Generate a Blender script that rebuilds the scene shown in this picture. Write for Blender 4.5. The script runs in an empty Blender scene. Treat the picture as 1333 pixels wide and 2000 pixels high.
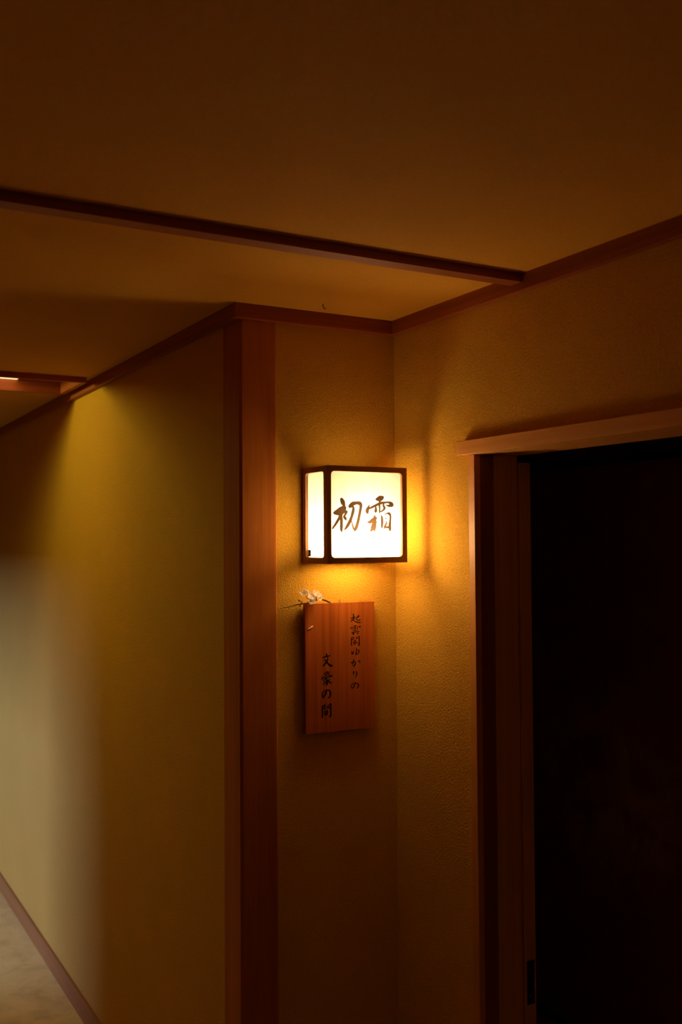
import bpy, bmesh, math, random
from mathutils import Vector, Matrix
from mathutils.geometry import delaunay_2d_cdt

random.seed(7)
S = bpy.context.scene
C = S.collection

# ------------------------------------------------------------------ camera
H = 2.3555          # ceiling height
W = 0.4583          # depth of the jog: corner post to inner corner
cam_d = bpy.data.cameras.new('camera')
cam = bpy.data.objects.new('camera', cam_d)
C.objects.link(cam)
_r = Vector((0.871772037, -0.489872346, -0.006212853))
_u = Vector((-0.009229035, -0.029100585, 0.999533882))
_f = Vector((0.489824806, 0.871308350, 0.029890126))
cam.matrix_world = Matrix(((_r.x, _u.x, -_f.x, -0.9952), (_r.y, _u.y, -_f.y, -2.2859), (_r.z, _u.z, -_f.z, 1.76), (0, 0, 0, 1)))
cam_d.sensor_fit = 'AUTO'
cam_d.sensor_width = 36.0
cam_d.lens = 1946.5 / 2000 * 36
cam_d.clip_start = 0.02
cam_d.dof.use_dof = True
cam_d.dof.focus_distance = 2.55
cam_d.dof.aperture_fstop = 3.5
S.camera = cam

# ------------------------------------------------------------------ world, exposure
world = bpy.data.worlds.new('night'); S.world = world
world.use_nodes = True
world.node_tree.nodes['Background'].inputs[0].default_value = (1.0, 0.50, 0.18, 1)
world.node_tree.nodes['Background'].inputs[1].default_value = 0.010
S.view_settings.view_transform = 'Standard'
S.view_settings.look = 'None'
S.view_settings.exposure = 0.0
S.view_settings.gamma = 1.0
S.view_settings.use_curve_mapping = False

# light levels
LANTERN_COL = (1.0, 0.67, 0.33)
PANEL_GLOW = 0.12       # even glow of the paper
BULB_W = 62.0           # bulb inside the lantern
DOWN_COL = (1.0, 0.93, 0.26)
DOWN_W = 14.0           # bulb in the ceiling light box
DAY_COL = (0.185, 0.265, 1.0)
DAY_W = 560.0         # daylight behind the corridor window

day = bpy.data.lights.new('window_daylight', 'AREA')
day.shape = 'RECTANGLE'; day.size = 1.6; day.size_y = 1.5
day.energy = DAY_W; day.color = DAY_COL
day_o = bpy.data.objects.new('window_daylight', day); C.objects.link(day_o)
day_o.location = (-5.0, 3.6, 2.25)
day_o.rotation_euler = (Vector((0, 2.7, 1.0)) - day_o.location).to_track_quat('-Z', 'Y').to_euler()


# ------------------------------------------------------------------ helpers
def box(bm, x0, x1, y0, y1, z0, z1, bev=0.0):
    r = bmesh.ops.create_cube(bm, size=1.0)
    vs = r['verts']
    for v in vs:
        v.co = Vector(((x0 + x1) / 2 + v.co.x * (x1 - x0), (y0 + y1) / 2 + v.co.y * (y1 - y0), (z0 + z1) / 2 + v.co.z * (z1 - z0)))
    if bev > 0:
        es = list({e for v in vs for e in v.link_edges})
        bmesh.ops.bevel(bm, geom=es, offset=bev, offset_type='OFFSET', segments=1, profile=0.5, affect='EDGES')


def boxes(*bs):
    bm = bmesh.new()
    for b in bs:
        box(bm, *b)
    return bm


def obj(name, bm, mat, parent=None, smooth=False):
    me = bpy.data.meshes.new(name)
    bmesh.ops.recalc_face_normals(bm, faces=bm.faces)
    if smooth:
        for f in bm.faces:
            f.smooth = True
    bm.to_mesh(me); bm.free()
    me.materials.append(mat)
    o = bpy.data.objects.new(name, me)
    C.objects.link(o)
    if parent is not None:
        o.parent = parent
    return o


def empty(name, loc):
    o = bpy.data.objects.new(name, None); C.objects.link(o)
    o.empty_display_size = 0.05
    o.location = loc
    return o


def tag(o, label, cat, group=None):
    o['label'] = label; o['category'] = cat
    if group:
        o['group'] = group
    return o


def struct(o, label=None, cat=None):
    o['kind'] = 'structure'
    if label:
        o['label'] = label
    if cat:
        o['category'] = cat
    return o


def tube(bm, pts, rads, seg=8):
    rings = []
    n = len(pts)
    P = [Vector(p) for p in pts]
    for i in range(n):
        t = (P[min(i + 1, n - 1)] - P[max(i - 1, 0)]).normalized()
        a = t.cross(Vector((0, 1, 0.13))).normalized(); b = t.cross(a).normalized()
        rings.append([bm.verts.new(P[i] + rads[i] * (math.cos(2 * math.pi * k / seg) * a + math.sin(2 * math.pi * k / seg) * b)) for k in range(seg)])
    for i in range(n - 1):
        for k in range(seg):
            bm.faces.new((rings[i][k], rings[i][(k + 1) % seg], rings[i + 1][(k + 1) % seg], rings[i + 1][k]))
    bm.faces.new(rings[0][::-1]); bm.faces.new(rings[-1])


def spline(pts, sub=5):
    """Catmull-Rom through tuples of any length."""
    if len(pts) < 3:
        sub = 2
    out = []
    n = len(pts)
    for i in range(n - 1):
        p0, p1, p2, p3 = pts[max(i - 1, 0)], pts[i], pts[i + 1], pts[min(i + 2, n - 1)]
        for s in range(sub):
            t = s / sub
            out.append(tuple(0.5 * (2 * b + (c - a) * t + (2 * a - 5 * b + 4 * c - d) * t * t + (3 * b - a - 3 * c + d) * t ** 3)
                             for a, b, c, d in zip(p0, p1, p2, p3)))
    out.append(tuple(pts[-1]))
    return out


def stroke_polys(strokes, sub=4, wmin=0.9):
    polys = []
    for s in strokes:
        q = spline(s, sub)
        for i, (px, py, w) in enumerate(q):
            r = max(w, wmin) / 2
            n = 8
            polys.append([(px + r * math.cos(2 * math.pi * k / n + 0.2), py + r * math.sin(2 * math.pi * k / n + 0.2)) for k in range(n)])
            if i + 1 < len(q):
                x2, y2, w2 = q[i + 1]
                r2 = max(w2, wmin) / 2
                d = Vector((x2 - px, y2 - py))
                if d.length < 1e-4:
                    continue
                nn = Vector((-d.y, d.x)).normalized()
                polys.append([(px - nn.x * r, py - nn.y * r), (x2 - nn.x * r2, y2 - nn.y * r2), (x2 + nn.x * r2, y2 + nn.y * r2), (px + nn.x * r, py + nn.y * r)])
    return polys


def cdt(polys, rect=None):
    """Union of many small polygons, with or without a rectangle around: (points, inside faces, outside faces)."""
    vs, fs = [], []
    if rect:
        x0, x1, y0, y1 = rect
        polys = [[(x0, y0), (x1, y0), (x1, y1), (x0, y1)]] + polys
    for p in polys:
        fs.append(list(range(len(vs), len(vs) + len(p))))
        vs += [Vector(q) for q in p]
    ov, oe, of, _, _, ofo = delaunay_2d_cdt(vs, [], fs, 1, 1e-4)
    ins, outs = [], []
    for f, src in zip(of, ofo):
        k = [s for s in src if not (rect and s == 0)]
        (ins if k else outs).append(list(f))
    return ov, ins, outs


def plate_with_hole(bm, w, h, hx0, hx1, hz0, hz1, rad, th, M):
    """Flat board w x h (local x, z from 0) with one round-cornered opening, thickness th along +y, placed by M."""
    inner, outer = [], []
    n = 6
    for cx, cz, a0 in ((hx1 - rad, hz0 + rad, -90), (hx1 - rad, hz1 - rad, 0), (hx0 + rad, hz1 - rad, 90), (hx0 + rad, hz0 + rad, 180)):
        for k in range(n + 1):
            a = math.radians(a0 + 90 * k / n)
            inner.append((cx + rad * math.cos(a), cz + rad * math.sin(a)))
            if k < n / 2:
                outer.append({-90: (cx + rad * math.sin(math.radians(90 * k / n)), 0), 0: (w, cz + rad * math.sin(math.radians(90 * k / n))), 90: (cx - rad * math.sin(math.radians(90 * k / n)), h), 180: (0, cz - rad * math.sin(math.radians(90 * k / n)))}[a0])
            elif k > n / 2:
                outer.append({-90: (w, cz - rad * math.cos(math.radians(90 * k / n))), 0: (cx + rad * math.cos(math.radians(90 * k / n)), h), 90: (0, cz + rad * math.cos(math.radians(90 * k / n))), 180: (cx - rad * math.cos(math.radians(90 * k / n)), 0)}[a0])
            else:
                outer.append({-90: (w, 0), 0: (w, h), 90: (0, h), 180: (0, 0)}[a0])
    m = len(inner)
    L = []
    for loop in (inner, outer):
        for y in (0, th):
            L.append([bm.verts.new(M @ Vector((x, y, z))) for x, z in loop])
    i0, i1, o0, o1 = L
    for k in range(m):
        j = (k + 1) % m
        bm.faces.new((o0[k], o0[j], i0[j], i0[k])); bm.faces.new((o1[k], i1[k], i1[j], o1[j]))
        bm.faces.new((i0[k], i0[j], i1[j], i1[k])); bm.faces.new((o0[k], o1[k], o1[j], o0[j]))


# ------------------------------------------------------------------ materials
def new_mat(name):
    m = bpy.data.materials.new(name); m.use_nodes = True
    nt = m.node_tree
    return m, nt, nt.nodes['Principled BSDF']


def node(nt, typ, **kw):
    n = nt.nodes.new(typ)
    for k, v in kw.items():
        if k.startswith('_'):
            setattr(n, k[1:], v)
        else:
            n.inputs[k].default_value = v
    return n


def mapping(nt, scale):
    tc = node(nt, 'ShaderNodeTexCoord'); mp = node(nt, 'ShaderNodeMapping')
    mp.inputs['Scale'].default_value = scale
    nt.links.new(tc.outputs['Object'], mp.inputs['Vector'])
    return mp


def ramp(nt, src, stops):
    r = node(nt, 'ShaderNodeValToRGB')
    while len(r.color_ramp.elements) < len(stops):
        r.color_ramp.elements.new(0.5)
    for e, (p, c) in zip(r.color_ramp.elements, stops):
        e.position = p; e.color = (*c, 1)
    nt.links.new(src, r.inputs['Fac'])
    return r


def plaster(name, c0, c1, grain=220, bump=1.0, dist=0.0028):
    m, nt, b = new_mat(name)
    mp = mapping(nt, (1, 1, 1))
    n1 = node(nt, 'ShaderNodeTexNoise', Scale=grain, Detail=3.0, Roughness=0.6)
    n2 = node(nt, 'ShaderNodeTexNoise', Scale=3.0, Detail=4.0, Roughness=0.6)
    for n in (n1, n2):
        nt.links.new(mp.outputs[0], n.inputs['Vector'])
    mx = node(nt, 'ShaderNodeMix', _data_type='FLOAT'); mx.inputs[0].default_value = 0.2
    nt.links.new(n1.outputs['Fac'], mx.inputs[2]); nt.links.new(n2.outputs['Fac'], mx.inputs[3])
    r = ramp(nt, mx.outputs[0], [(0.3, c0), (0.7, c1)])
    nt.links.new(r.outputs[0], b.inputs['Base Color'])
    b.inputs['Roughness'].default_value = 0.9
    b.inputs['Specular IOR Level'].default_value = 0.15
    bp = node(nt, 'ShaderNodeBump', Strength=bump, Distance=dist)
    nt.links.new(n1.outputs['Fac'], bp.inputs['Height']); nt.links.new(bp.outputs[0], b.inputs['Normal'])
    return m


def wood(name, dark, light, axis='z', rough=0.45, fine=60.0, spec=0.35):
    m, nt, b = new_mat(name)
    lo, hi = 1.2, fine
    sc = {'x': (lo, hi, hi), 'y': (hi, lo, hi), 'z': (hi, hi, lo)}[axis]
    mp = mapping(nt, sc)
    n1 = node(nt, 'ShaderNodeTexNoise', Scale=1.0, Detail=5.0, Roughness=0.62, Distortion=0.4)
    nt.links.new(mp.outputs[0], n1.inputs['Vector'])
    mp2 = mapping(nt, tuple(s * 7 for s in sc))
    n2 = node(nt, 'ShaderNodeTexNoise', Scale=1.0, Detail=3.0, Roughness=0.6)
    nt.links.new(mp2.outputs[0], n2.inputs['Vector'])
    mx = node(nt, 'ShaderNodeMix', _data_type='FLOAT'); mx.inputs[0].default_value = 0.3
    nt.links.new(n1.outputs['Fac'], mx.inputs[2]); nt.links.new(n2.outputs['Fac'], mx.inputs[3])
    r = ramp(nt, mx.outputs[0], [(0.32, dark), (0.68, light)])
    nt.links.new(r.outputs[0], b.inputs['Base Color'])
    b.inputs['Roughness'].default_value = rough
    b.inputs['Specular IOR Level'].default_value = spec
    bp = node(nt, 'ShaderNodeBump', Strength=0.12, Distance=0.0006)
    nt.links.new(n2.outputs['Fac'], bp.inputs['Height']); nt.links.new(bp.outputs[0], b.inputs['Normal'])
    return m


def plain(name, col, rough=0.5, metal=0.0, spec=0.4, grain=90.0, amt=0.15):
    m, nt, b = new_mat(name)
    mp = mapping(nt, (1, 1, 1))
    n = node(nt, 'ShaderNodeTexNoise', Scale=grain, Detail=2.0)
    nt.links.new(mp.outputs[0], n.inputs['Vector'])
    r = ramp(nt, n.outputs['Fac'], [(0.3, tuple(c * (1 - amt) for c in col)), (0.7, tuple(min(1, c * (1 + amt)) for c in col))])
    nt.links.new(r.outputs[0], b.inputs['Base Color'])
    b.inputs['Roughness'].default_value = rough; b.inputs['Metallic'].default_value = metal
    b.inputs['Specular IOR Level'].default_value = spec
    return m


M_wall = plaster('ochre_plaster', (0.56, 0.295, 0.022), (0.76, 0.410, 0.038))
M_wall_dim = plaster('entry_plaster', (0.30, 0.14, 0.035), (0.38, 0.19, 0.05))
RED0, RED1 = (0.23, 0.045, 0.008), (0.42, 0.105, 0.016)
M_post = wood('post_wood', (0.38, 0.105, 0.013), (0.54, 0.180, 0.024), 'z', 0.6, 30, spec=0.06)
M_trim_x = wood('trim_wood_x', RED0, RED1, 'x', 0.5)
M_trim_y = wood('trim_wood_y', RED0, RED1, 'y', 0.5)
M_lint = wood('lintel_wood', (0.66, 0.27, 0.045), (0.82, 0.38, 0.075), 'y', 0.5, 45)
M_jamb = wood('jamb_wood', (0.58, 0.24, 0.05), (0.74, 0.34, 0.08), 'z', 0.5)
M_door = wood('door_wood', (0.62, 0.30, 0.07), (0.78, 0.42, 0.11), 'z', 0.5)
M_jambdark = wood('reveal_wood', (0.24, 0.06, 0.014), (0.34, 0.09, 0.022), 'z', 0.55)
M_base = wood('baseboard_wood', (0.30, 0.105, 0.008), (0.42, 0.155, 0.013), 'y', 0.5)
M_lframe = wood('lantern_wood', (0.26, 0.120, 0.045), (0.34, 0.16, 0.06), 'z', 0.5, 90)
M_plaque = wood('plaque_cedar', (0.27, 0.046, 0.006), (0.58, 0.150, 0.016), 'z', 0.42, 55)
M_ink = plain('plaque_ink', (0.012, 0.006, 0.004), 0.25, spec=0.6)
M_black = plain('black_iron', (0.012, 0.011, 0.011), 0.35, 0.6)
M_brown = plain('dark_twig', (0.075, 0.030, 0.012), 0.6)
M_seal = plain('dark_seal', (0.02, 0.012, 0.008), 0.6)
M_chip = plain('bare_wood_chip', (0.85, 0.55, 0.34), 0.7)


def ceiling_mat():
    m, nt, b = new_mat('ceiling_paper')
    mp = mapping(nt, (1, 1, 1))
    n1 = node(nt, 'ShaderNodeTexNoise', Scale=160.0, Detail=4.0, Roughness=0.65)
    n2 = node(nt, 'ShaderNodeTexNoise', Scale=2.4, Detail=4.0)
    for n in (n1, n2):
        nt.links.new(mp.outputs[0], n.inputs['Vector'])
    mpf = mapping(nt, (35, 160, 1))
    vo = node(nt, 'ShaderNodeTexNoise', Scale=1.0, Detail=1.0, Distortion=1.5)
    nt.links.new(mpf.outputs[0], vo.inputs['Vector'])
    mx = node(nt, 'ShaderNodeMix', _data_type='FLOAT'); mx.inputs[0].default_value = 0.4
    nt.links.new(n1.outputs['Fac'], mx.inputs[2]); nt.links.new(n2.outputs['Fac'], mx.inputs[3])
    r = ramp(nt, mx.outputs[0], [(0.3, (0.62, 0.310, 0.022)), (0.7, (0.78, 0.40, 0.036))])
    fl = ramp(nt, vo.outputs['Fac'], [(0.70, (0, 0, 0)), (0.76, (1, 1, 1))])
    m2 = node(nt, 'ShaderNodeMix', _data_type='RGBA')
    nt.links.new(fl.outputs[0], m2.inputs[0])
    nt.links.new(r.outputs[0], m2.inputs[6]); m2.inputs[7].default_value = (0.66, 0.44, 0.12, 1)
    nt.links.new(m2.outputs[2], b.inputs['Base Color'])
    b.inputs['Roughness'].default_value = 0.85
    b.inputs['Specular IOR Level'].default_value = 0.2
    bp = node(nt, 'ShaderNodeBump', Strength=0.15, Distance=0.0008)
    nt.links.new(n1.outputs['Fac'], bp.inputs['Height']); nt.links.new(bp.outputs[0], b.inputs['Normal'])
    return m


def floor_mat():
    m, nt, b = new_mat('floor_carpet')
    mp = mapping(nt, (1, 1, 1))
    n1 = node(nt, 'ShaderNodeTexNoise', Scale=5.0, Detail=8.0, Roughness=0.72, Distortion=0.8)
    n2 = node(nt, 'ShaderNodeTexNoise', Scale=260.0, Detail=2.0)
    for n in (n1, n2):
        nt.links.new(mp.outputs[0], n.inputs['Vector'])
    mx = node(nt, 'ShaderNodeMix', _data_type='FLOAT'); mx.inputs[0].default_value = 0.25
    nt.links.new(n1.outputs['Fac'], mx.inputs[2]); nt.links.new(n2.outputs['Fac'], mx.inputs[3])
    r = ramp(nt, mx.outputs[0], [(0.36, (0.60, 0.37, 0.05)), (0.5, (0.78, 0.52, 0.075)), (0.64, (0.86, 0.60, 0.10))])
    nt.links.new(r.outputs[0], b.inputs['Base Color'])
    b.inputs['Roughness'].default_value = 0.8
    return m


def fusuma_mat():
    m, nt, b = new_mat('fusuma_paper')
    mp = mapping(nt, (1, 1, 1))
    n1 = node(nt, 'ShaderNodeTexNoise', Scale=5.0, Detail=6.0, Roughness=0.65, Distortion=0.7)
    nt.links.new(mp.outputs[0], n1.inputs['Vector'])
    # a printed gold cloud, centred a little below the middle of the sheet
    ds = node(nt, 'ShaderNodeVectorMath', _operation='DISTANCE'); ds.inputs[1].default_value = (0.0, -0.02, 0.88)
    tc = node(nt, 'ShaderNodeTexCoord')
    nt.links.new(tc.outputs['Object'], ds.inputs[0])
    r1 = ramp(nt, ds.outputs['Value'], [(0.12, (1, 1, 1)), (0.42, (0, 0, 0))])
    mu = node(nt, 'ShaderNodeMath', _operation='MULTIPLY')
    nt.links.new(r1.outputs[0], mu.inputs[0])
    r2 = ramp(nt, n1.outputs['Fac'], [(0.40, (0, 0, 0)), (0.58, (1, 1, 1))])
    nt.links.new(r2.outputs[0], mu.inputs[1])
    mx = node(nt, 'ShaderNodeMix', _data_type='RGBA')
    nt.links.new(mu.outputs[0], mx.inputs[0])
    mx.inputs[6].default_value = (0.46, 0.15, 0.05, 1); mx.inputs[7].default_value = (0.95, 0.66, 0.22, 1)
    nt.links.new(mx.outputs[2], b.inputs['Base Color'])
    b.inputs['Roughness'].default_value = 0.6
    return m


def paper_mat(name, glow, clear=0.0, dens=1.0):
    """Lamp paper: lets the bulb's light through and glows a little by itself."""
    m, nt, b = new_mat(name)
    out = nt.nodes['Material Output']
    mp = mapping(nt, (90, 90, 14))
    n = node(nt, 'ShaderNodeTexNoise', Scale=1.0, Detail=3.0)
    nt.links.new(mp.outputs[0], n.inputs['Vector'])
    r = ramp(nt, n.outputs['Fac'], [(0.3, tuple(dens * c for c in (0.58, 0.56, 0.52))), (0.7, tuple(dens * c for c in (0.66, 0.64, 0.60)))])
    tr = node(nt, 'ShaderNodeBsdfTranslucent'); df = node(nt, 'ShaderNodeBsdfDiffuse')
    nt.links.new(r.outputs[0], tr.inputs['Color']); nt.links.new(r.outputs[0], df.inputs['Color'])
    ms = node(nt, 'ShaderNodeMixShader'); ms.inputs[0].default_value = 0.45
    nt.links.new(tr.outputs[0], ms.inputs[1]); nt.links.new(df.outputs[0], ms.inputs[2])
    em = node(nt, 'ShaderNodeEmission', Strength=glow); em.inputs['Color'].default_value = (*LANTERN_COL, 1)
    ad = node(nt, 'ShaderNodeAddShader')
    nt.links.new(ms.outputs[0], ad.inputs[0]); nt.links.new(em.outputs[0], ad.inputs[1])
    tp = node(nt, 'ShaderNodeBsdfTransparent')
    m3 = node(nt, 'ShaderNodeMixShader'); m3.inputs[0].default_value = clear
    nt.links.new(ad.outputs[0], m3.inputs[1]); nt.links.new(tp.outputs[0], m3.inputs[2])
    nt.links.new(m3.outputs[0], out.inputs['Surface'])
    return m


def film_ink():
    m, nt, b = new_mat('lantern_ink')
    out = nt.nodes['Material Output']
    mp = mapping(nt, (40, 40, 40))
    n = node(nt, 'ShaderNodeTexNoise', Scale=1.0, Detail=2.0)
    nt.links.new(mp.outputs[0], n.inputs['Vector'])
    r = ramp(nt, n.outputs['Fac'], [(0.3, (0.022, 0.014, 0.008)), (0.7, (0.030, 0.019, 0.011))])
    tr = node(nt, 'ShaderNodeBsdfTranslucent')
    nt.links.new(r.outputs[0], tr.inputs['Color'])
    nt.links.new(tr.outputs[0], out.inputs['Surface'])
    return m


def petal_mat():
    m, nt, b = new_mat('blossom_petal')
    out = nt.nodes['Material Output']
    mp = mapping(nt, (120, 120, 120))
    n = node(nt, 'ShaderNodeTexNoise', Scale=1.0, Detail=2.0)
    nt.links.new(mp.outputs[0], n.inputs['Vector'])
    r = ramp(nt, n.outputs['Fac'], [(0.3, (0.92, 0.82, 0.70)), (0.7, (0.97, 0.92, 0.84))])
    tr = node(nt, 'ShaderNodeBsdfTranslucent'); df = node(nt, 'ShaderNodeBsdfDiffuse')
    nt.links.new(r.outputs[0], tr.inputs['Color']); nt.links.new(r.outputs[0], df.inputs['Color'])
    ms = node(nt, 'ShaderNodeMixShader'); ms.inputs[0].default_value = 0.6
    nt.links.new(tr.outputs[0], ms.inputs[1]); nt.links.new(df.outputs[0], ms.inputs[2])
    nt.links.new(ms.outputs[0], out.inputs['Surface'])
    return m


M_ceil, M_floor, M_fus = ceiling_mat(), floor_mat(), fusuma_mat()
M_paper = paper_mat('lantern_paper', PANEL_GLOW, 0.23, 0.36)
M_paper_side = paper_mat('lantern_side_paper', PANEL_GLOW, 0.165, 0.34)
M_paper_low = paper_mat('lantern_bottom_paper', PANEL_GLOW, 0.15, 0.42)
M_paper_top = paper_mat('lantern_top_paper', PANEL_GLOW * 0.3, 0.12, 0.3)
M_film = film_ink()
M_petal = petal_mat()

# brush strokes: (x mm, z mm, width mm) from the middle of each sign

LANTERN_STROKES = [
[(-74.6,37,3.45),(-72.2,38.5,8.92),(-68.6,31.7,13.13),(-65.4,24.6,8.94),(-63.8,19.2,5.57)],
[(-95.6,4.3,1.76),(-89.5,5.1,10.94),(-81.4,6.6,17.25),(-72.4,10.2,20.67),(-65.8,15.3,15.25),(-60.8,18.2,5.58)],
[(-72.4,3.1,10.17),(-79.9,-9.8,8.05),(-88.9,-22.6,6.77),(-97.1,-32.9,5.08),(-98.7,-35,2.17)],
[(-73.7,1.7,8.91),(-72.8,-9.8,8.49),(-72.9,-22.6,8.91),(-73,-34.7,8.49),(-72.2,-40.4,5.13),(-72.1,-41.4,2.19)],
[(-58.4,7.5,8.54),(-61.8,0.3,6),(-65.1,-4.7,6.41),(-61,-9.1,8.11),(-60.2,-13.3,3.05)],
[(-51.6,20.2,1.79),(-47.3,21.9,10.28),(-39.3,27.8,11.16),(-29.3,30.1,8.21),(-20.1,29.2,10.39),(-16.4,24.5,9.54),(-17.7,13.7,8.25),(-22,-5.1,8.23),(-27.2,-23.9,9.07),(-31.8,-34.7,9.05),(-34.8,-40.8,2.65)],
[(-34.4,-39,3.93),(-38.9,-31.8,5.2),(-42.1,-21,3.5),(-44,-13.9,1.8)],
[(-41.8,22,6.9),(-38,17.7,6.91),(-39.4,7.7,9.03),(-43.6,-5.3,8.16),(-48.7,-16.8,9.42),(-56.2,-28.3,8.12),(-62,-35.1,5.15),(-64.5,-36.6,1.78)],
[(26.8,39.6,1.85),(33.3,40.7,10.17),(41,42.3,15.03),(47.9,45,8.47),(50.1,45.8,3.63)],
[(40.1,38.3,6.25),(38.6,28.8,6.24),(38.9,17.2,5.8),(38.6,8.4,4.49),(38.1,4.8,1.85)],
[(8.5,26.1,1.83),(6.8,21.2,5.73),(2.8,13.9,9.61),(2.1,8.8,10.47),(3.7,3.7,3.13)],
[(4.2,14.6,3.56),(14.4,19.1,6.18),(28,25,6.65),(41.7,30.3,7.13),(55.5,32.3,5.4),(65.8,32.9,5.42),(72.7,29.6,10.32),(75.8,26.1,10.34),(66.6,24.1,6.31),(58,25.9,1.87)],
[(26.6,23.6,3.59),(27.6,18.5,5.78),(27.5,11.2,8.83),(25.8,7.1,4.03)],
[(51.2,30.5,4.51),(50.3,24.6,6.27),(53.6,18.1,7.16),(48.4,12.2,4.94),(41.5,8.4,3.17),(37.2,7.5,1.85)],
[(23.5,-0.5,2.28),(24.3,-6.3,9.26),(23.4,-15,11.43),(22.1,-23.7,13.6),(17.7,-32.4,12.27),(13.5,-39,6.18),(12.5,-40.4,2.27)],
[(1.9,-17.3,1.83),(9,-17.7,8.33),(19.2,-12.8,11.41),(26.9,-8.4,7.96),(30.8,-6.2,2.29)],
[(30.2,-15.4,1.85),(27.3,-20.8,4.9),(24.1,-28.1,10.12),(23.2,-36.1,7.51),(23.2,-40.9,2.28)],
[(44,-1.8,4.49),(45.7,-9,7.13),(46.1,-20.7,7.14),(45.5,-29.5,6.25),(45.4,-33.6,2.3)],
[(53.5,1.2,1.87),(60.4,4.2,3.64),(67.3,4.3,7.2),(71.1,-1.6,5.87),(70.3,-14.8,6.32),(68.8,-26.5,8.53),(69.5,-35.3,8.53),(69,-40,2.32)],
[(55.1,-6.8,2.31),(58.2,-9,3.64)],
[(57.6,-16,3.63),(59.7,-19.2,4.08),(56.7,-24.3,4.96),(54.1,-30.2,7.16),(52.8,-33.6,2.75)],
[(52.3,-31.7,3.63),(60.1,-30.6,5.41),(67.9,-31.2,6.31)]]
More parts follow.
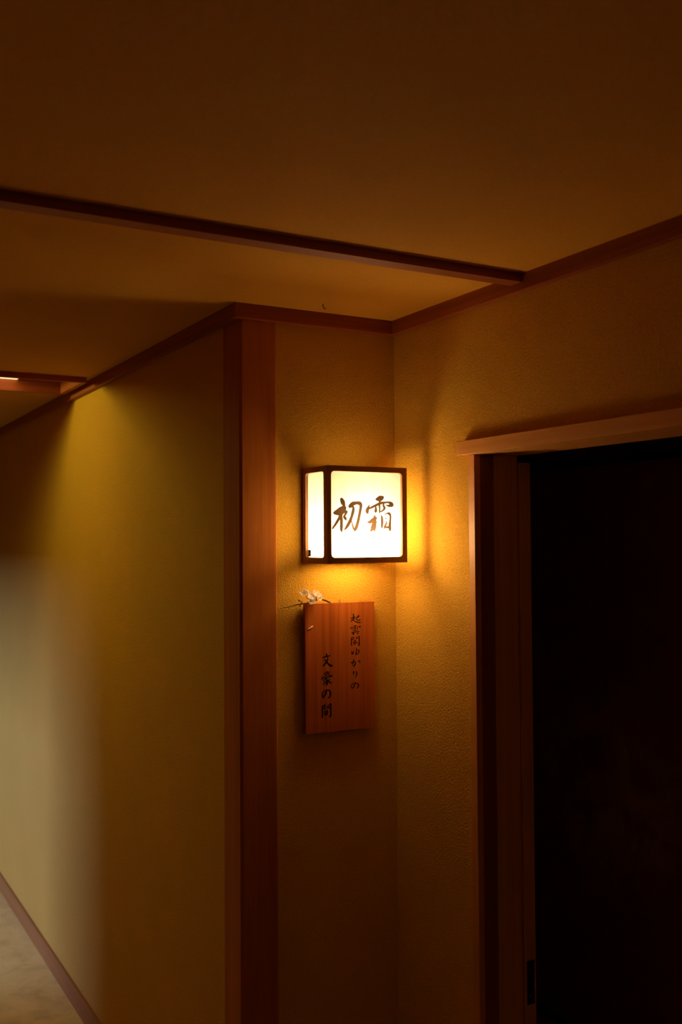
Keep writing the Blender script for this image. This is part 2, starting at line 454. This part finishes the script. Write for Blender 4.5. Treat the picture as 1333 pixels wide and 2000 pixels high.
PLAQUE_STROKES = [
[(39.4,134.5,2.93),(39.6,130.2,2.93),(39.5,124.2,2.64),(39.6,118.8,2.64)],
[(36.9,125.5,2.2),(44.9,126.7,1.91)],
[(30.6,123.9,2.19),(36.2,124.1,1.76),(45.6,122,1.91)],
[(35.5,122,1.76),(34.7,118.4,2.92),(30.5,114.4,1.46)],
[(34.7,119,2.19),(40.3,117.6,2.2),(45.9,114.3,2.64),(52.1,111.9,3.24),(60.6,111.8,2.51)],
[(48,124.5,1.47),(51.6,127,1.77),(55.1,129.6,3.24)],
[(55.1,129,2.95),(55.1,126,1.77),(49.4,124.4,1.76),(48.7,122.6,2.06),(49.4,119,2.65),(54.3,117.5,2.65),(59.2,118.5,2.21),(59.2,120.4,1.18)],
[(39.5,103.4,1.61),(44.4,103.8,1.91),(49.6,104.5,1.62)],
[(43.7,102.9,2.93),(44,98.7,3.37),(43.6,93.9,2.93)],
[(33.2,100.4,1.75),(31.4,97.5,2.92),(31.1,95.1,1.17)],
[(33.2,99.2,1.32),(41.6,100,1.17),(52.1,101.1,1.32),(59.8,100.7,3.25),(57,99,1.18)],
[(37,96.9,2.19),(40.1,97.1,1.76)],
[(37.3,93.6,1.9),(40.8,92.8,1.61)],
[(49.2,97.6,1.76),(52.7,97.7,1.62)],
[(49.9,94.2,1.76),(52.4,94.7,1.77)],
[(39.4,90.2,1.9),(48.5,91.3,2.06)],
[(34.5,85.9,2.63),(42.9,86.7,1.91),(54.8,87.6,3.24)],
[(41.5,85.6,1.61),(36.5,82.2,2.63),(42.8,82.2,1.61)],
[(49.1,84.6,1.32),(52.3,82.3,3.38)],
[(32.6,72.8,2.63),(32.6,63.2,2.92),(32.5,53,2.63)],
[(33,72.2,1.46),(40,73.6,2.2)],
[(40,73.6,2.2),(39.2,69.5,2.2)],
[(33.7,67.4,1.75),(39.9,69.4,2.2)],
[(56.4,75.2,2.95),(56.3,63.1,3.39),(55.5,52.3,4.12),(53.1,52.8,1.18)],
[(47.6,73.2,2.64),(48,69.6,2.64)],
[(48.4,73.8,1.32),(56.1,74.9,1.77)],
[(48.3,70.2,1.62),(55.3,71,1.62)],
[(42.7,66.9,1.47),(41.3,63.3,1.76),(37.8,59.3,1.46)],
[(42,65.4,1.47),(46.2,64.9,1.76),(44.1,62,1.76),(38.5,58.1,1.17)],
[(42.7,62.7,1.47),(46.1,60.1,2.2),(51,58.9,2.65)],
[(39.8,58,1.76),(41.2,54.9,1.76)],
[(40.5,57.4,1.32),(45.4,57.7,1.61),(43.7,54.5,1.47)],
[(41.2,54.6,1.46),(44,54.8,1.47)],
[(33.4,37.7,2.43),(33.7,34.3,2.92),(35.2,30.6,3.57),(38.8,36,2.93),(40.3,37.6,1.14)],
[(48.1,44.2,2.94),(48.5,38.1,3.43),(48,32.8,2.94),(46.1,29.6,2.45)],
[(52.8,41.6,1.63),(55.1,37.7,3.76),(54.6,33.1,2.94),(51.1,29.6,2.29),(47.6,28,2.12),(44.9,30,1.96),(44.5,33.7,1.3)],
[(39.4,15.3,2.93),(38.2,10,3.25),(36.6,5.5,3.25),(35.4,3.5,1.62)],
[(31.2,7.8,3.24),(35.5,8.9,1.95),(40.9,10.5,2.44),(43.8,8.7,2.77),(43.5,4.3,3.58),(40.8,-0.8,3.25),(39.2,-2.1,1.46),(36.2,0.8,1.95)],
[(52.2,12.1,1.96),(55.6,10.6,2.78),(58,7.8,3.27)],
[(39.1,-16.1,3.25),(37.9,-20,3.74),(38.7,-24,1.95)],
[(46.5,-15.9,2.44),(48.4,-20,3.75),(47.6,-25.3,3.26),(45.2,-30.5,1.95),(44.4,-32.4,1.14)],
[(42.4,-47,2.93),(40.8,-51.5,3.74),(38,-56.6,3.25),(33.8,-58.6,2.11),(31.5,-55.5,2.43),(31.5,-51.5,2.43),(35.8,-47.1,2.27),(41.2,-45.9,1.95),(47.4,-46,2.44),(52.4,-49.7,3.59),(52.8,-54.4,3.75),(50.4,-58.9,2.94),(48.9,-60.1,1.3)],
[(-42.1,35.3,3.03),(-40.9,30.7,4.54)],
[(-52.3,26.5,3.27),(-42.7,28.5,3.03),(-30.7,30.4,2.79)],
[(-37.9,27.1,2.53),(-39.2,18.8,3.79),(-45.2,10.8,4.53),(-52.5,3.9,2.51)],
[(-48.2,22,2.26),(-44,18.1,3.78),(-36.8,9.2,4.04),(-29.6,4.5,6.33),(-23,3,1.78)],
[(-41.8,-8.9,2.77),(-40.6,-12.1,3.28)],
[(-50.2,-14.6,2.26),(-32.2,-11.7,2.53)],
[(-47.8,-18.5,2.01),(-41.8,-16.2,1.77),(-34.6,-15.7,2.28),(-36.4,-18.4,1.77),(-46.6,-19.4,1.76)],
[(-54.4,-23.2,2.76),(-55.7,-28.4,4.01)],
[(-53.9,-24.3,2.26),(-39.5,-22.2,2.27),(-26.2,-21.6,3.55),(-29.2,-24.5,2.28)],
[(-49.1,-26.8,2.26),(-32.2,-24.8,2.02)],
[(-41.9,-26.2,2.52),(-49.1,-31,2.51),(-52.7,-33.8,1.26)],
[(-41.9,-28.3,2.52),(-39.5,-34.8,4.54),(-40.8,-42.1,4.79),(-43.2,-46.1,2.77)],
[(-40.7,-31.6,2.27),(-49.1,-36.7,2.01)],
[(-40.7,-35.8,2.77),(-51.6,-41.8,3.01)],
[(-32.3,-30.6,2.28),(-38.9,-33.3,2.27)],
[(-39.5,-32.7,2.52),(-33.5,-37.3,4.05),(-28.1,-40.9,3.29)],
[(-41.5,-57.2,3.02),(-43.3,-62.9,4.53),(-48.2,-70.9,4.52),(-52.4,-76.3,3.26),(-54.8,-71.4,3.51),(-54.1,-64.1,2.76),(-48.1,-59.3,2.51),(-40.9,-56.8,2.52),(-34.3,-59.4,3.54),(-31.3,-65.9,4.81),(-32,-73.2,4.81),(-37.4,-79.1,2.78)],
[(-54.9,-97.5,3.51),(-54.6,-109.1,4.01),(-55.1,-125.8,3.51)],
[(-54.3,-98.1,2.51),(-47.1,-95.6,2.77)],
[(-47.1,-95.1,3.77),(-47.8,-105.5,3.27)],
[(-53.8,-102.9,2.26),(-47.8,-102.3,2.26)],
[(-30.3,-94.4,5.06),(-30.4,-111.2,4.05),(-30.5,-125.9,4.3),(-35.3,-124.6,1.77)],
[(-38.2,-99,3.28),(-38.8,-105.2,3.28)],
[(-38.2,-97.9,2.52),(-30.9,-95.9,2.78)],
[(-38.8,-104.2,2.52),(-31.6,-103.2,2.53)],
[(-46.6,-110.8,3.77),(-47.3,-120.2,3.77)],
[(-46,-110.9,2.51),(-40,-110.4,3.02)],
[(-40,-110.4,3.78),(-41.3,-120.7,3.78)],
[(-46.1,-115.1,2.51),(-41.3,-115.5,2.52)],
[(-46.7,-119.4,3.02),(-40.7,-119.9,3.02)]]

# ------------------------------------------------------------------ the setting
T = 0.0364      # cornice height
P = 0.020       # cornice depth
DY0, DY1 = -0.3619, -1.26      # door opening in the right wall, far and near side
DZ = 1.968                     # underside of the lintel
XO, XI = -1.75, 1.50           # opposite corridor wall, back of the entry
YN, YF = -4.0, 6.0

struct(obj('floor', boxes((XO - 0.1, XI + 0.1, YN - 0.1, YF + 0.1, -0.08, 0)), M_floor))
# ceiling with the opening of the light box
LX0, LX1, LY0, LY1 = -1.30, -0.045, 1.262, 1.590
struct(obj('ceiling', boxes((XO - 0.1, XI + 0.1, YN - 0.1, LY0, H, H + 0.14), (XO - 0.1, XI + 0.1, LY1, YF + 0.1, H, H + 0.14),
                            (XO - 0.1, LX0, LY0, LY1, H, H + 0.14), (LX1, XI + 0.1, LY0, LY1, H, H + 0.14)), M_ceil))
struct(obj('wall_left', boxes((0.0, 0.10, 0.1008, YF, 0, H)), M_wall))
struct(obj('wall_back', boxes((0.1008, W + 0.13, 0.0, 0.10, 0, H)), M_wall))
struct(obj('wall_right', boxes((W, W + 0.13, DY0 + 0.026, 0.0, 0, H), (W, W + 0.13, YN, DY1 - 0.03, 0, H),
                               (W, W + 0.13, DY1 - 0.03, DY0 + 0.026, DZ + 0.034, H)), M_wall))
struct(obj('wall_end', boxes((XO, 0.0, YF, YF + 0.1, 0, H)), M_wall))
WY0, WY1, WZ, WS = 2.30, 4.3, 1.69, 0.30
struct(obj('wall_opposite', boxes((XO - 0.1, XO, YN, WY0, 0, H), (XO - 0.1, XO, WY1, YF, 0, H), (XO - 0.1, XO, WY0, WY1, WZ, H), (XO - 0.1, XO, WY0, WY1, 0, WS)), M_wall_dim))
struct(obj('window_1', boxes((XO - 0.07, XO - 0.03, WY0, WY0 + 0.04, WS, WZ), (XO - 0.07, XO - 0.03, WY1 - 0.04, WY1, WS, WZ),
                             (XO - 0.07, XO - 0.03, WY0 + 0.04, WY1 - 0.04, WZ - 0.04, WZ), (XO - 0.07, XO - 0.03, WY0 + 0.04, WY1 - 0.04, WS, WS + 0.04)), M_jambdark))
# entry behind the door opening
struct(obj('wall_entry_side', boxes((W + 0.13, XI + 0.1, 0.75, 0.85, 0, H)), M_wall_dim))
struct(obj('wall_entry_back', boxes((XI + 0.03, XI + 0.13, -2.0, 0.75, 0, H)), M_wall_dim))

# corner post, proud of the walls, its edges planed off
bm = bmesh.new()
q = 0.0062
pr = [(-0.001, 0.1008), (-0.001, 0.0), (0.0055, -q), (0.0965, -q), (0.1012, -q + 0.0045), (0.1012, 0.1008)]
vb = [bm.verts.new((x, y, 0)) for x, y in pr]; vt = [bm.verts.new((x, y, H - 0.002)) for x, y in pr]
bm.faces.new(vb[::-1]); bm.faces.new(vt)
for i in range(len(pr)):
    j = (i + 1) % len(pr)
    bm.faces.new((vb[i], vb[j], vt[j], vt[i]))
struct(obj('trim_1', bm, M_post), 'square reddish wooden corner post beside the lit lantern', 'post')

# cornice: one mitred run along each wall
def cornice(name, prof_pts, mat):
    bm = bmesh.new()
    lo = [bm.verts.new((x, y, H - T)) for x, y in prof_pts]; hi = [bm.verts.new((x, y, H)) for x, y in prof_pts]
    bm.faces.new(lo[::-1]); bm.faces.new(hi)
    for i in range(len(lo)):
        j = (i + 1) % len(lo)
        bm.faces.new((lo[i], lo[j], hi[j], hi[i]))
    return obj(name, bm, mat)

PF = P + 0.003
struct(cornice('trim_2', [(-P, YF), (-P, -PF), (0, 0), (0, YF)], M_trim_y), 'wooden cornice along the top of the dim left wall', 'cornice')
struct(cornice('trim_3', [(-P, -PF), (W - P, -PF), (W, 0), (0, 0)], M_trim_x), 'short wooden cornice above the lantern between post and inner corner', 'cornice')
struct(cornice('trim_4', [(W, 0), (W - P, -PF), (W - P, YN), (W, YN)], M_trim_y), 'wooden cornice along the top of the right wall above the door', 'cornice')
# batten across the ceiling
struct(obj('trim_5', boxes((XO, W - P, -0.564, -0.525, H - 0.0197, H)), M_trim_x), 'thin wooden ceiling batten crossing in front of the lantern', 'batten')
# baseboard of the left wall
struct(obj('baseboard_left', boxes((-0.0105, 0.0, 0.1012, YF, 0, 0.0805)), M_base))

# door frame in the right wall
fr = empty('trim_6', (W, DY0, 0))
struct(fr, 'pale wooden door frame with a projecting lintel board', 'door frame')
b = bmesh.new(); box(b, -0.022, 0.018, -1.75, 0.0475, DZ, DZ + 0.0335, 0.0008)
obj('lintel', b, M_lint, fr)
obj('head', boxes((0.018, 0.1295, -0.90, 0.0, DZ + 0.001, DZ + 0.032)), M_lint, fr)
b = bmesh.new(); box(b, -0.004, 0.0525, 0.0, 0.0245, 0, DZ, 0.0008)
obj('jamb', b, M_jamb, fr)
obj('jamb_dark_sheet', boxes((0.0130, 0.0525, -0.0015, 0.0, 0, DZ)), M_jambdark, fr)  # added thin sheet that makes the jamb's reveal face darker than its front
obj('door_stop', boxes((0.0525, 0.1300, 0.004, 0.0245, 0, DZ)), M_door, fr)
obj('jamb', boxes((-0.004, 0.13, -0.926, -0.90, 0, DZ)), M_jamb, fr)

# sliding door pushed open behind the wall: its leading edge shows
dl = empty('door_1', (W + 0.1335, DY0 - 0.001, 0))
struct(dl, 'wooden sliding door slid open, its narrow edge showing in the doorway', 'sliding door')
b = bmesh.new(); box(b, 0, 0.0345, 0, 0.035, 0.005, 1.953, 0.0012)
obj('stile', b, M_door, dl)
obj('panel', boxes((0.008, 0.0265, 0.035, 0.84, 0.03, 1.93)), M_door, dl)
lk = obj('lock_plate', boxes((0.0055, 0.0275, -0.0015, 0.002, 0.632, 0.737)), M_black, dl)
bmk = bmesh.new()
for z in (0.652, 0.716):
    r_ = bmesh.ops.create_uvsphere(bmk, u_segments=10, v_segments=6, radius=0.0028)
    for v in r_['verts']:
        v.co = Vector((0.0130 + v.co.x, -0.0015 + v.co.y * 0.5, z + v.co.z))
obj('screw', bmk, plain('screw_steel', (0.35, 0.34, 0.33), 0.3, 1.0), lk)
obj('latch_slot', boxes((0.0180, 0.0215, -0.0022, -0.0012, 0.660, 0.706)), M_black, lk)

# paper sliding door at the back of the entry
fu = empty('door_2', (XI - 0.01, 0.30, 0))
struct(fu, 'dark papered sliding door with a faint gold cloud inside the doorway', 'sliding door')
obj('paper_panel', boxes((0, 0.016, -0.42, 0.42, 0.03, 2.02)), M_fus, fu)
obj('frame', boxes((-0.004, 0.02, -0.445, -0.42, 0.005, 2.045), (-0.004, 0.02, 0.42, 0.445, 0.005, 2.045), (-0.004, 0.02, -0.42, 0.42, 0.005, 0.03), (-0.004, 0.02, -0.42, 0.42, 2.02, 2.045)), M_black, fu)

# ------------------------------------------------------------------ wall lantern
LX, LZ = 0.1738, 1.7062
LW, LH = 0.2330, 0.2424
LY = -0.138
lan = tag(empty('wall_lantern', (LX, 0, LZ)), 'lit box lantern of dark wood and white paper with two brushed characters', 'lantern')
FT = 0.008
DEP = 0.132     # depth of the box; back board at the wall
bm = bmesh.new()
plate_with_hole(bm, LW, LH, 0.0112, LW - 0.0140, 0.0145, LH - 0.0135, 0.0095, FT, Matrix.Translation((0, LY, 0)))
# sides: local x runs to the wall
ML = Matrix(((0, 1, 0, 0), (1, 0, 0, LY + FT), (0, 0, 1, 0), (0, 0, 0, 1)))
MR = Matrix(((0, -1, 0, LW), (1, 0, 0, LY + FT), (0, 0, 1, 0), (0, 0, 0, 1)))
sd = DEP - FT
plate_with_hole(bm, sd, LH, 0.0115, sd - 0.015, 0.0145, LH - 0.0135, 0.0085, FT, ML)
plate_with_hole(bm, sd, LH, 0.0115, sd - 0.015, 0.0145, LH - 0.0135, 0.0085, FT, MR)
# underside with its opening
MB = Matrix(((1, 0, 0, FT), (0, 0, 1, LY + FT), (0, 1, 0, 0), (0, 0, 0, 1)))
plate_with_hole(bm, LW - 2 * FT, sd, 0.010, LW - 2 * FT - 0.010, 0.008, sd - 0.016, 0.0085, FT, MB)
MT = Matrix(((1, 0, 0, FT), (0, 0, 1, LY + FT), (0, 1, 0, LH - FT), (0, 0, 0, 1)))
plate_with_hole(bm, LW - 2 * FT, sd, 0.010, LW - 2 * FT - 0.010, 0.008, sd - 0.016, 0.0085, FT, MT)
fr_l = obj('frame', bm, M_lframe, lan)
obj('back_board', boxes((FT, LW - FT, LY + DEP, -0.0005, 0.004, LH - 0.004)), M_lframe, lan)
fp = obj('front_paper', boxes((0.0095, LW - 0.0095, LY + FT, LY + FT + 0.0015, 0.009, LH - 0.010)), M_paper, lan)
obj('side_paper', boxes((FT, FT + 0.0015, LY + FT + 0.002, LY + DEP - 0.001, 0.009, LH - 0.010)), M_paper_side, lan)
obj('side_paper', boxes((LW - FT - 0.0015, LW - FT, LY + FT + 0.002, LY + DEP - 0.001, 0.009, LH - 0.010)), M_paper_side, lan)
obj('top_paper', boxes((0.0095, LW - 0.0095, LY + FT + 0.002, LY + DEP - 0.001, LH - FT - 0.0012, LH - FT)), M_paper_top, lan)
obj('bottom_paper', boxes((0.0095, LW - 0.0095, LY + FT + 0.002, LY + DEP - 0.001, FT, FT + 0.0012)), M_paper_low, lan)
obj('maker_label', boxes((FT - 0.0008, FT + 0.0005, -0.0340, -0.0220, 0.0175, 0.0335)), M_seal, lan)
obj('maker_mark', boxes((FT - 0.0012, FT - 0.0007, -0.0305, -0.0255, 0.0215, 0.0285)), plain('seal_gold', (0.25, 0.13, 0.05), 0.5), lan)
ov, ins, _ = cdt(stroke_polys(LANTERN_STROKES, 5, 0.6))
bm = bmesh.new()
cx, cz = 0.29025 - LX, 1.827 - LZ
va = [bm.verts.new((cx + v.x / 1000, LY + FT - 0.0004, cz + v.y / 1000)) for v in ov]
for f in ins:
    try:
        bm.faces.new([va[i] for i in f])
    except ValueError:
        pass
obj('lettering', bm, M_film, fp)
# the bulb
bl = bpy.data.lights.new('bulb_light', 'POINT'); bl.energy = BULB_W; bl.color = LANTERN_COL; bl.shadow_soft_size = 0.036
bo = bpy.data.objects.new('bulb_light', bl); C.objects.link(bo); bo.parent = lan; bo.location = (0.122, -0.072, 0.072)

# ------------------------------------------------------------------ carved plaque
PX0, PX1, PZ0, PZ1 = 0.1738, 0.3790, 1.2705, 1.6012
pq = tag(empty('wooden_plaque', (0.276, 0, 1.436)), 'reddish cedar plaque carved with two columns of writing below the lantern', 'plaque')
rect = ((PX0 - 0.276) * 1000, (PX1 - 0.276) * 1000, (PZ0 - 1.436) * 1000, (PZ1 - 1.436) * 1000)
ov, ins, outs = cdt(stroke_polys(PLAQUE_STROKES, 4, 0.9), rect)
FY, BY, GD = -0.018, -0.0055, 0.0014
bm = bmesh.new()
fv = {}
def V(i):
    if i not in fv:
        fv[i] = bm.verts.new((ov[i].x / 1000, FY, ov[i].y / 1000))
    return fv[i]
for f in outs:
    try:
        bm.faces.new([V(i) for i in f])
    except ValueError:
        pass
x0, x1, z0, z1 = (c / 1000 for c in rect)
fc = [bm.verts.new((x, FY, z)) for x, z in ((x0, z0), (x1, z0), (x1, z1), (x0, z1))]
bk = [bm.verts.new((x, BY, z)) for x, z in ((x0, z0), (x1, z0), (x1, z1), (x0, z1))]
for i in range(4):
    j = (i + 1) % 4
    bm.faces.new((fc[i], fc[j], bk[j], bk[i]))
bm.faces.new(bk)
board = obj('board', bm, M_plaque, pq)
# the cut strokes: floor and walls of every groove
def groove(ins):
    bm = bmesh.new()
    cnt, lo, hi = {}, {}, {}
    def at(d, i, y):
        if i not in d:
            d[i] = bm.verts.new((ov[i].x / 1000, y, ov[i].y / 1000))
        return d[i]
    for f in ins:
        for a, c in zip(f, f[1:] + f[:1]):
            cnt.setdefault((min(a, c), max(a, c)), []).append((a, c))
        try:
            bm.faces.new([at(lo, i, FY + GD) for i in f])
        except ValueError:
            pass
    for es in cnt.values():
        if len(es) == 1:
            a, c = es[0]
            bm.faces.new((at(lo, a, FY + GD), at(lo, c, FY + GD), at(hi, c, FY), at(hi, a, FY)))
    return bm
obj('carved_lettering', groove([f for f in ins if ov[f[0]].x > 0]), M_ink, pq)
obj('carved_lettering', groove([f for f in ins if ov[f[0]].x <= 0]), M_ink, pq)
# splintered spot near the upper left corner
bm = bmesh.new()
ch = [(-0.0955, 0.1008), (-0.0915, 0.1028), (-0.0880, 0.1040), (-0.0845, 0.1068), (-0.0805, 0.1092)]
tube(bm, [(x, FY - 0.0004, z) for x, z in ch], [0.0006, 0.0019, 0.0015, 0.0024, 0.0007], 6)
obj('splinter', bm, M_chip, pq)
obj('wire_loop', (lambda bm: (tube(bm, [(-0.001, -0.010, 0.1600), (0.0035, -0.006, 0.1715), (0.0045, -0.005, 0.1725), (0.0055, -0.006, 0.1715), (0.0090, -0.010, 0.1600)], [0.0005] * 5, 6), bm)[1])(bmesh.new()), M_black, pq)

# ------------------------------------------------------------------ blossom sprig on the plaque
sp = tag(empty('blossom_sprig', (0.19, -0.014, 1.6015)), 'small sprig of white plum blossom lying on top of the plaque', 'flowers')
ox, oy, oz = 0.19, -0.014, 1.6015
def loc(x, y, z):
    return Vector((x - ox, y - oy, z - oz))
bm = bmesh.new()
main = spline([(0.2500, -0.011, 1.6030, 0.0016), (0.2440, -0.013, 1.6045, 0.0022), (0.2330, -0.016, 1.6090, 0.0022), (0.2200, -0.018, 1.6118, 0.0020), (0.2080, -0.019, 1.6118, 0.0019),
               (0.1950, -0.021, 1.6085, 0.0019), (0.1800, -0.024, 1.6045, 0.0018), (0.1650, -0.026, 1.6030, 0.0016), (0.1520, -0.026, 1.6020, 0.0014), (0.1400, -0.024, 1.6000, 0.0011), (0.1250, -0.020, 1.5965, 0.0008), (0.1040, -0.012, 1.5915, 0.0004)], 4)
tube(bm, [loc(*p[:3]) for p in main], [p[3] for p in main], 7)
tw = spline([(0.1800, -0.024, 1.6045, 0.0012), (0.1740, -0.028, 1.6160, 0.0010), (0.1690, -0.029, 1.6270, 0.0007)], 4)
tube(bm, [loc(*p[:3]) for p in tw], [p[3] for p in tw], 6)
tw = spline([(0.2050, -0.019, 1.6115, 0.0011), (0.2010, -0.024, 1.6170, 0.0009), (0.1980, -0.026, 1.6215, 0.0007)], 4)
tube(bm, [loc(*p[:3]) for p in tw], [p[3] for p in tw], 6)
tw = spline([(0.1600, -0.026, 1.6028, 0.0010), (0.1545, -0.028, 1.6085, 0.0009), (0.1520, -0.028, 1.6120, 0.0007)], 4)
tube(bm, [loc(*p[:3]) for p in tw], [p[3] for p in tw], 6)
obj('twig', bm, M_brown, sp, True)


def petal_bm(bm, M, r, cup):
    n, k = 8, 4
    grid = []
    for i in range(k + 1):
        t = i / k
        row = []
        for j in range(n + 1):
            s = j / n * 2 - 1
            wv = r * 0.62 * math.sin(math.pi * min(1, 0.12 + t * 0.80)) ** 0.8
            yv = r * (0.10 + 1.0 * t) - (s * s) * r * 0.30 * t
            zv = cup * r * (t * t * 0.55 + s * s * 0.22)
            row.append(bm.verts.new(M @ Vector((s * wv, yv, zv))))
        grid.append(row)
    for i in range(k):
        for j in range(n):
            bm.faces.new((grid[i][j], grid[i][j + 1], grid[i + 1][j + 1], grid[i + 1][j]))


M_yellow = plain('stamen_yellow', (0.80, 0.55, 0.12), 0.7)
def flower(pos, facing, r, cup, spin):
    q_ = Vector(facing).to_track_quat('Z', 'Y').to_matrix().to_4x4()
    B = Matrix.Translation(loc(*pos)) @ q_
    bm = bmesh.new()
    for k in range(5):
        petal_bm(bm, B @ Matrix.Rotation(math.radians(72 * k + spin), 4, 'Z'), r * random.uniform(0.92, 1.06), cup * random.uniform(0.85, 1.15))
    f_ = obj('flower', bm, M_petal, sp, True)
    bm = bmesh.new()
    for k in range(9):
        a = k * 2.4; e = 0.25 + 0.05 * (k % 3)
        tip = Vector((math.cos(a) * e, math.sin(a) * e, 0.62)) * r * 0.85
        tube(bm, [B @ Vector((0, 0, 0.0)), B @ tip], [0.00022, 0.0003], 5)
        s_ = bmesh.ops.create_icosphere(bm, subdivisions=1, radius=0.0006)
        for v in s_['verts']:
            v.co = v.co + B @ tip
    obj('stamens', bm, M_yellow, f_)


flower((0.1655, -0.031, 1.6280), (-0.35, -0.62, 0.70), 0.0125, 1.0, 10)
flower((0.1800, -0.033, 1.6175), (0.10, -0.60, 0.80), 0.0130, 1.2, 40)
flower((0.1790, -0.036, 1.6085), (0.05, -0.85, 0.45), 0.0125, 1.3, 5)
flower((0.1985, -0.030, 1.6225), (0.25, -0.60, 0.75), 0.0130, 1.1, 22)
flower((0.2010, -0.033, 1.6155), (0.35, -0.80, 0.45), 0.0105, 1.2, 50)


def bud(pos, r, direction):
    bm = bmesh.new()
    s_ = bmesh.ops.create_uvsphere(bm, u_segments=12, v_segments=8, radius=1.0)
    B = Matrix.Translation(loc(*pos)) @ Vector(direction).to_track_quat('Z', 'Y').to_matrix().to_4x4()
    for v in s_['verts']:
        k = 1 - 0.28 * v.co.z
        v.co = B @ Vector((v.co.x * r * k, v.co.y * r * k, v.co.z * r * 1.35))
    o = obj('bud', bm, M_petal, sp, True)
    bm = bmesh.new()
    s_ = bmesh.ops.create_uvsphere(bm, u_segments=10, v_segments=6, radius=1.0)
    for v in s_['verts']:
        v.co = B @ Vector((v.co.x * r * 0.9, v.co.y * r * 0.9, -r * 1.05 + v.co.z * r * 0.5))
    obj('sepal', bm, M_brown, o, True)


bud((0.1525, -0.029, 1.5985), 0.0028, (-0.1, -0.3, -1))
bud((0.1510, -0.029, 1.6125), 0.0026, (-0.4, -0.3, 0.9))
bud((0.1570, -0.030, 1.6065), 0.0030, (-0.4, -0.7, 0.3))
bud((0.1345, -0.023, 1.5978), 0.0017, (-0.8, -0.3, 0.1))
bud((0.1260, -0.021, 1.5945), 0.0013, (-0.8, -0.3, -0.3))

# ------------------------------------------------------------------ small hook in the ceiling
bm = bmesh.new()
tube(bm, [(0, 0, 0.0), (0.0005, 0, -0.006), (0.003, 0.0, -0.011), (0.0065, 0.0, -0.012), (0.0085, 0.0, -0.0095)], [0.0010, 0.0011, 0.0012, 0.0014, 0.0007], 7)
hk = obj('ceiling_hook', bm, M_black, None, True)
hk.location = (0.182, -0.106, H)
tag(hk, 'tiny black hook in the ceiling above the lantern', 'hook')

# ------------------------------------------------------------------ ceiling light box over the far corridor
lb = tag(empty('ceiling_light', (LX1, LY0, H)), 'long wood framed light box in the ceiling over the dim left corridor', 'ceiling light')
ZB = -0.020
t_ = 0.017
lx, ly = LX0 - LX1, LY1 - LY0
obj('frame_board', boxes((lx, 0, 0.0, t_, ZB, 0.110)), M_trim_x, lb)
obj('frame_board', boxes((lx, 0, ly - t_, ly, ZB, 0.110)), M_trim_x, lb)
obj('frame_board', boxes((-t_, 0, t_, ly - t_, ZB, 0.110)), M_trim_y, lb)
obj('frame_board', boxes((lx, lx + t_, t_, ly - t_, ZB, 0.110)), M_trim_y, lb)
obj('top_panel', boxes((-0.18, -t_, t_, ly - t_, 0.0225, 0.032), (lx + t_, -0.18, t_, ly - t_, 0.098, 0.108), (-0.19, -0.18, t_, ly - t_, 0.032, 0.098)), M_trim_x, lb)
obj('diffuser', boxes((-0.26, -0.18, 0.075, ly - t_ - 0.002, 0.0235, 0.031)), paper_mat('light_box_paper', 1.3), lb)
dw = bpy.data.lights.new('downlight', 'POINT'); dw.energy = DOWN_W; dw.color = DOWN_COL; dw.shadow_soft_size = 0.045
do = bpy.data.objects.new('downlight', dw); C.objects.link(do); do.parent = lb; do.location = (-0.82, 0.225, 0.050)
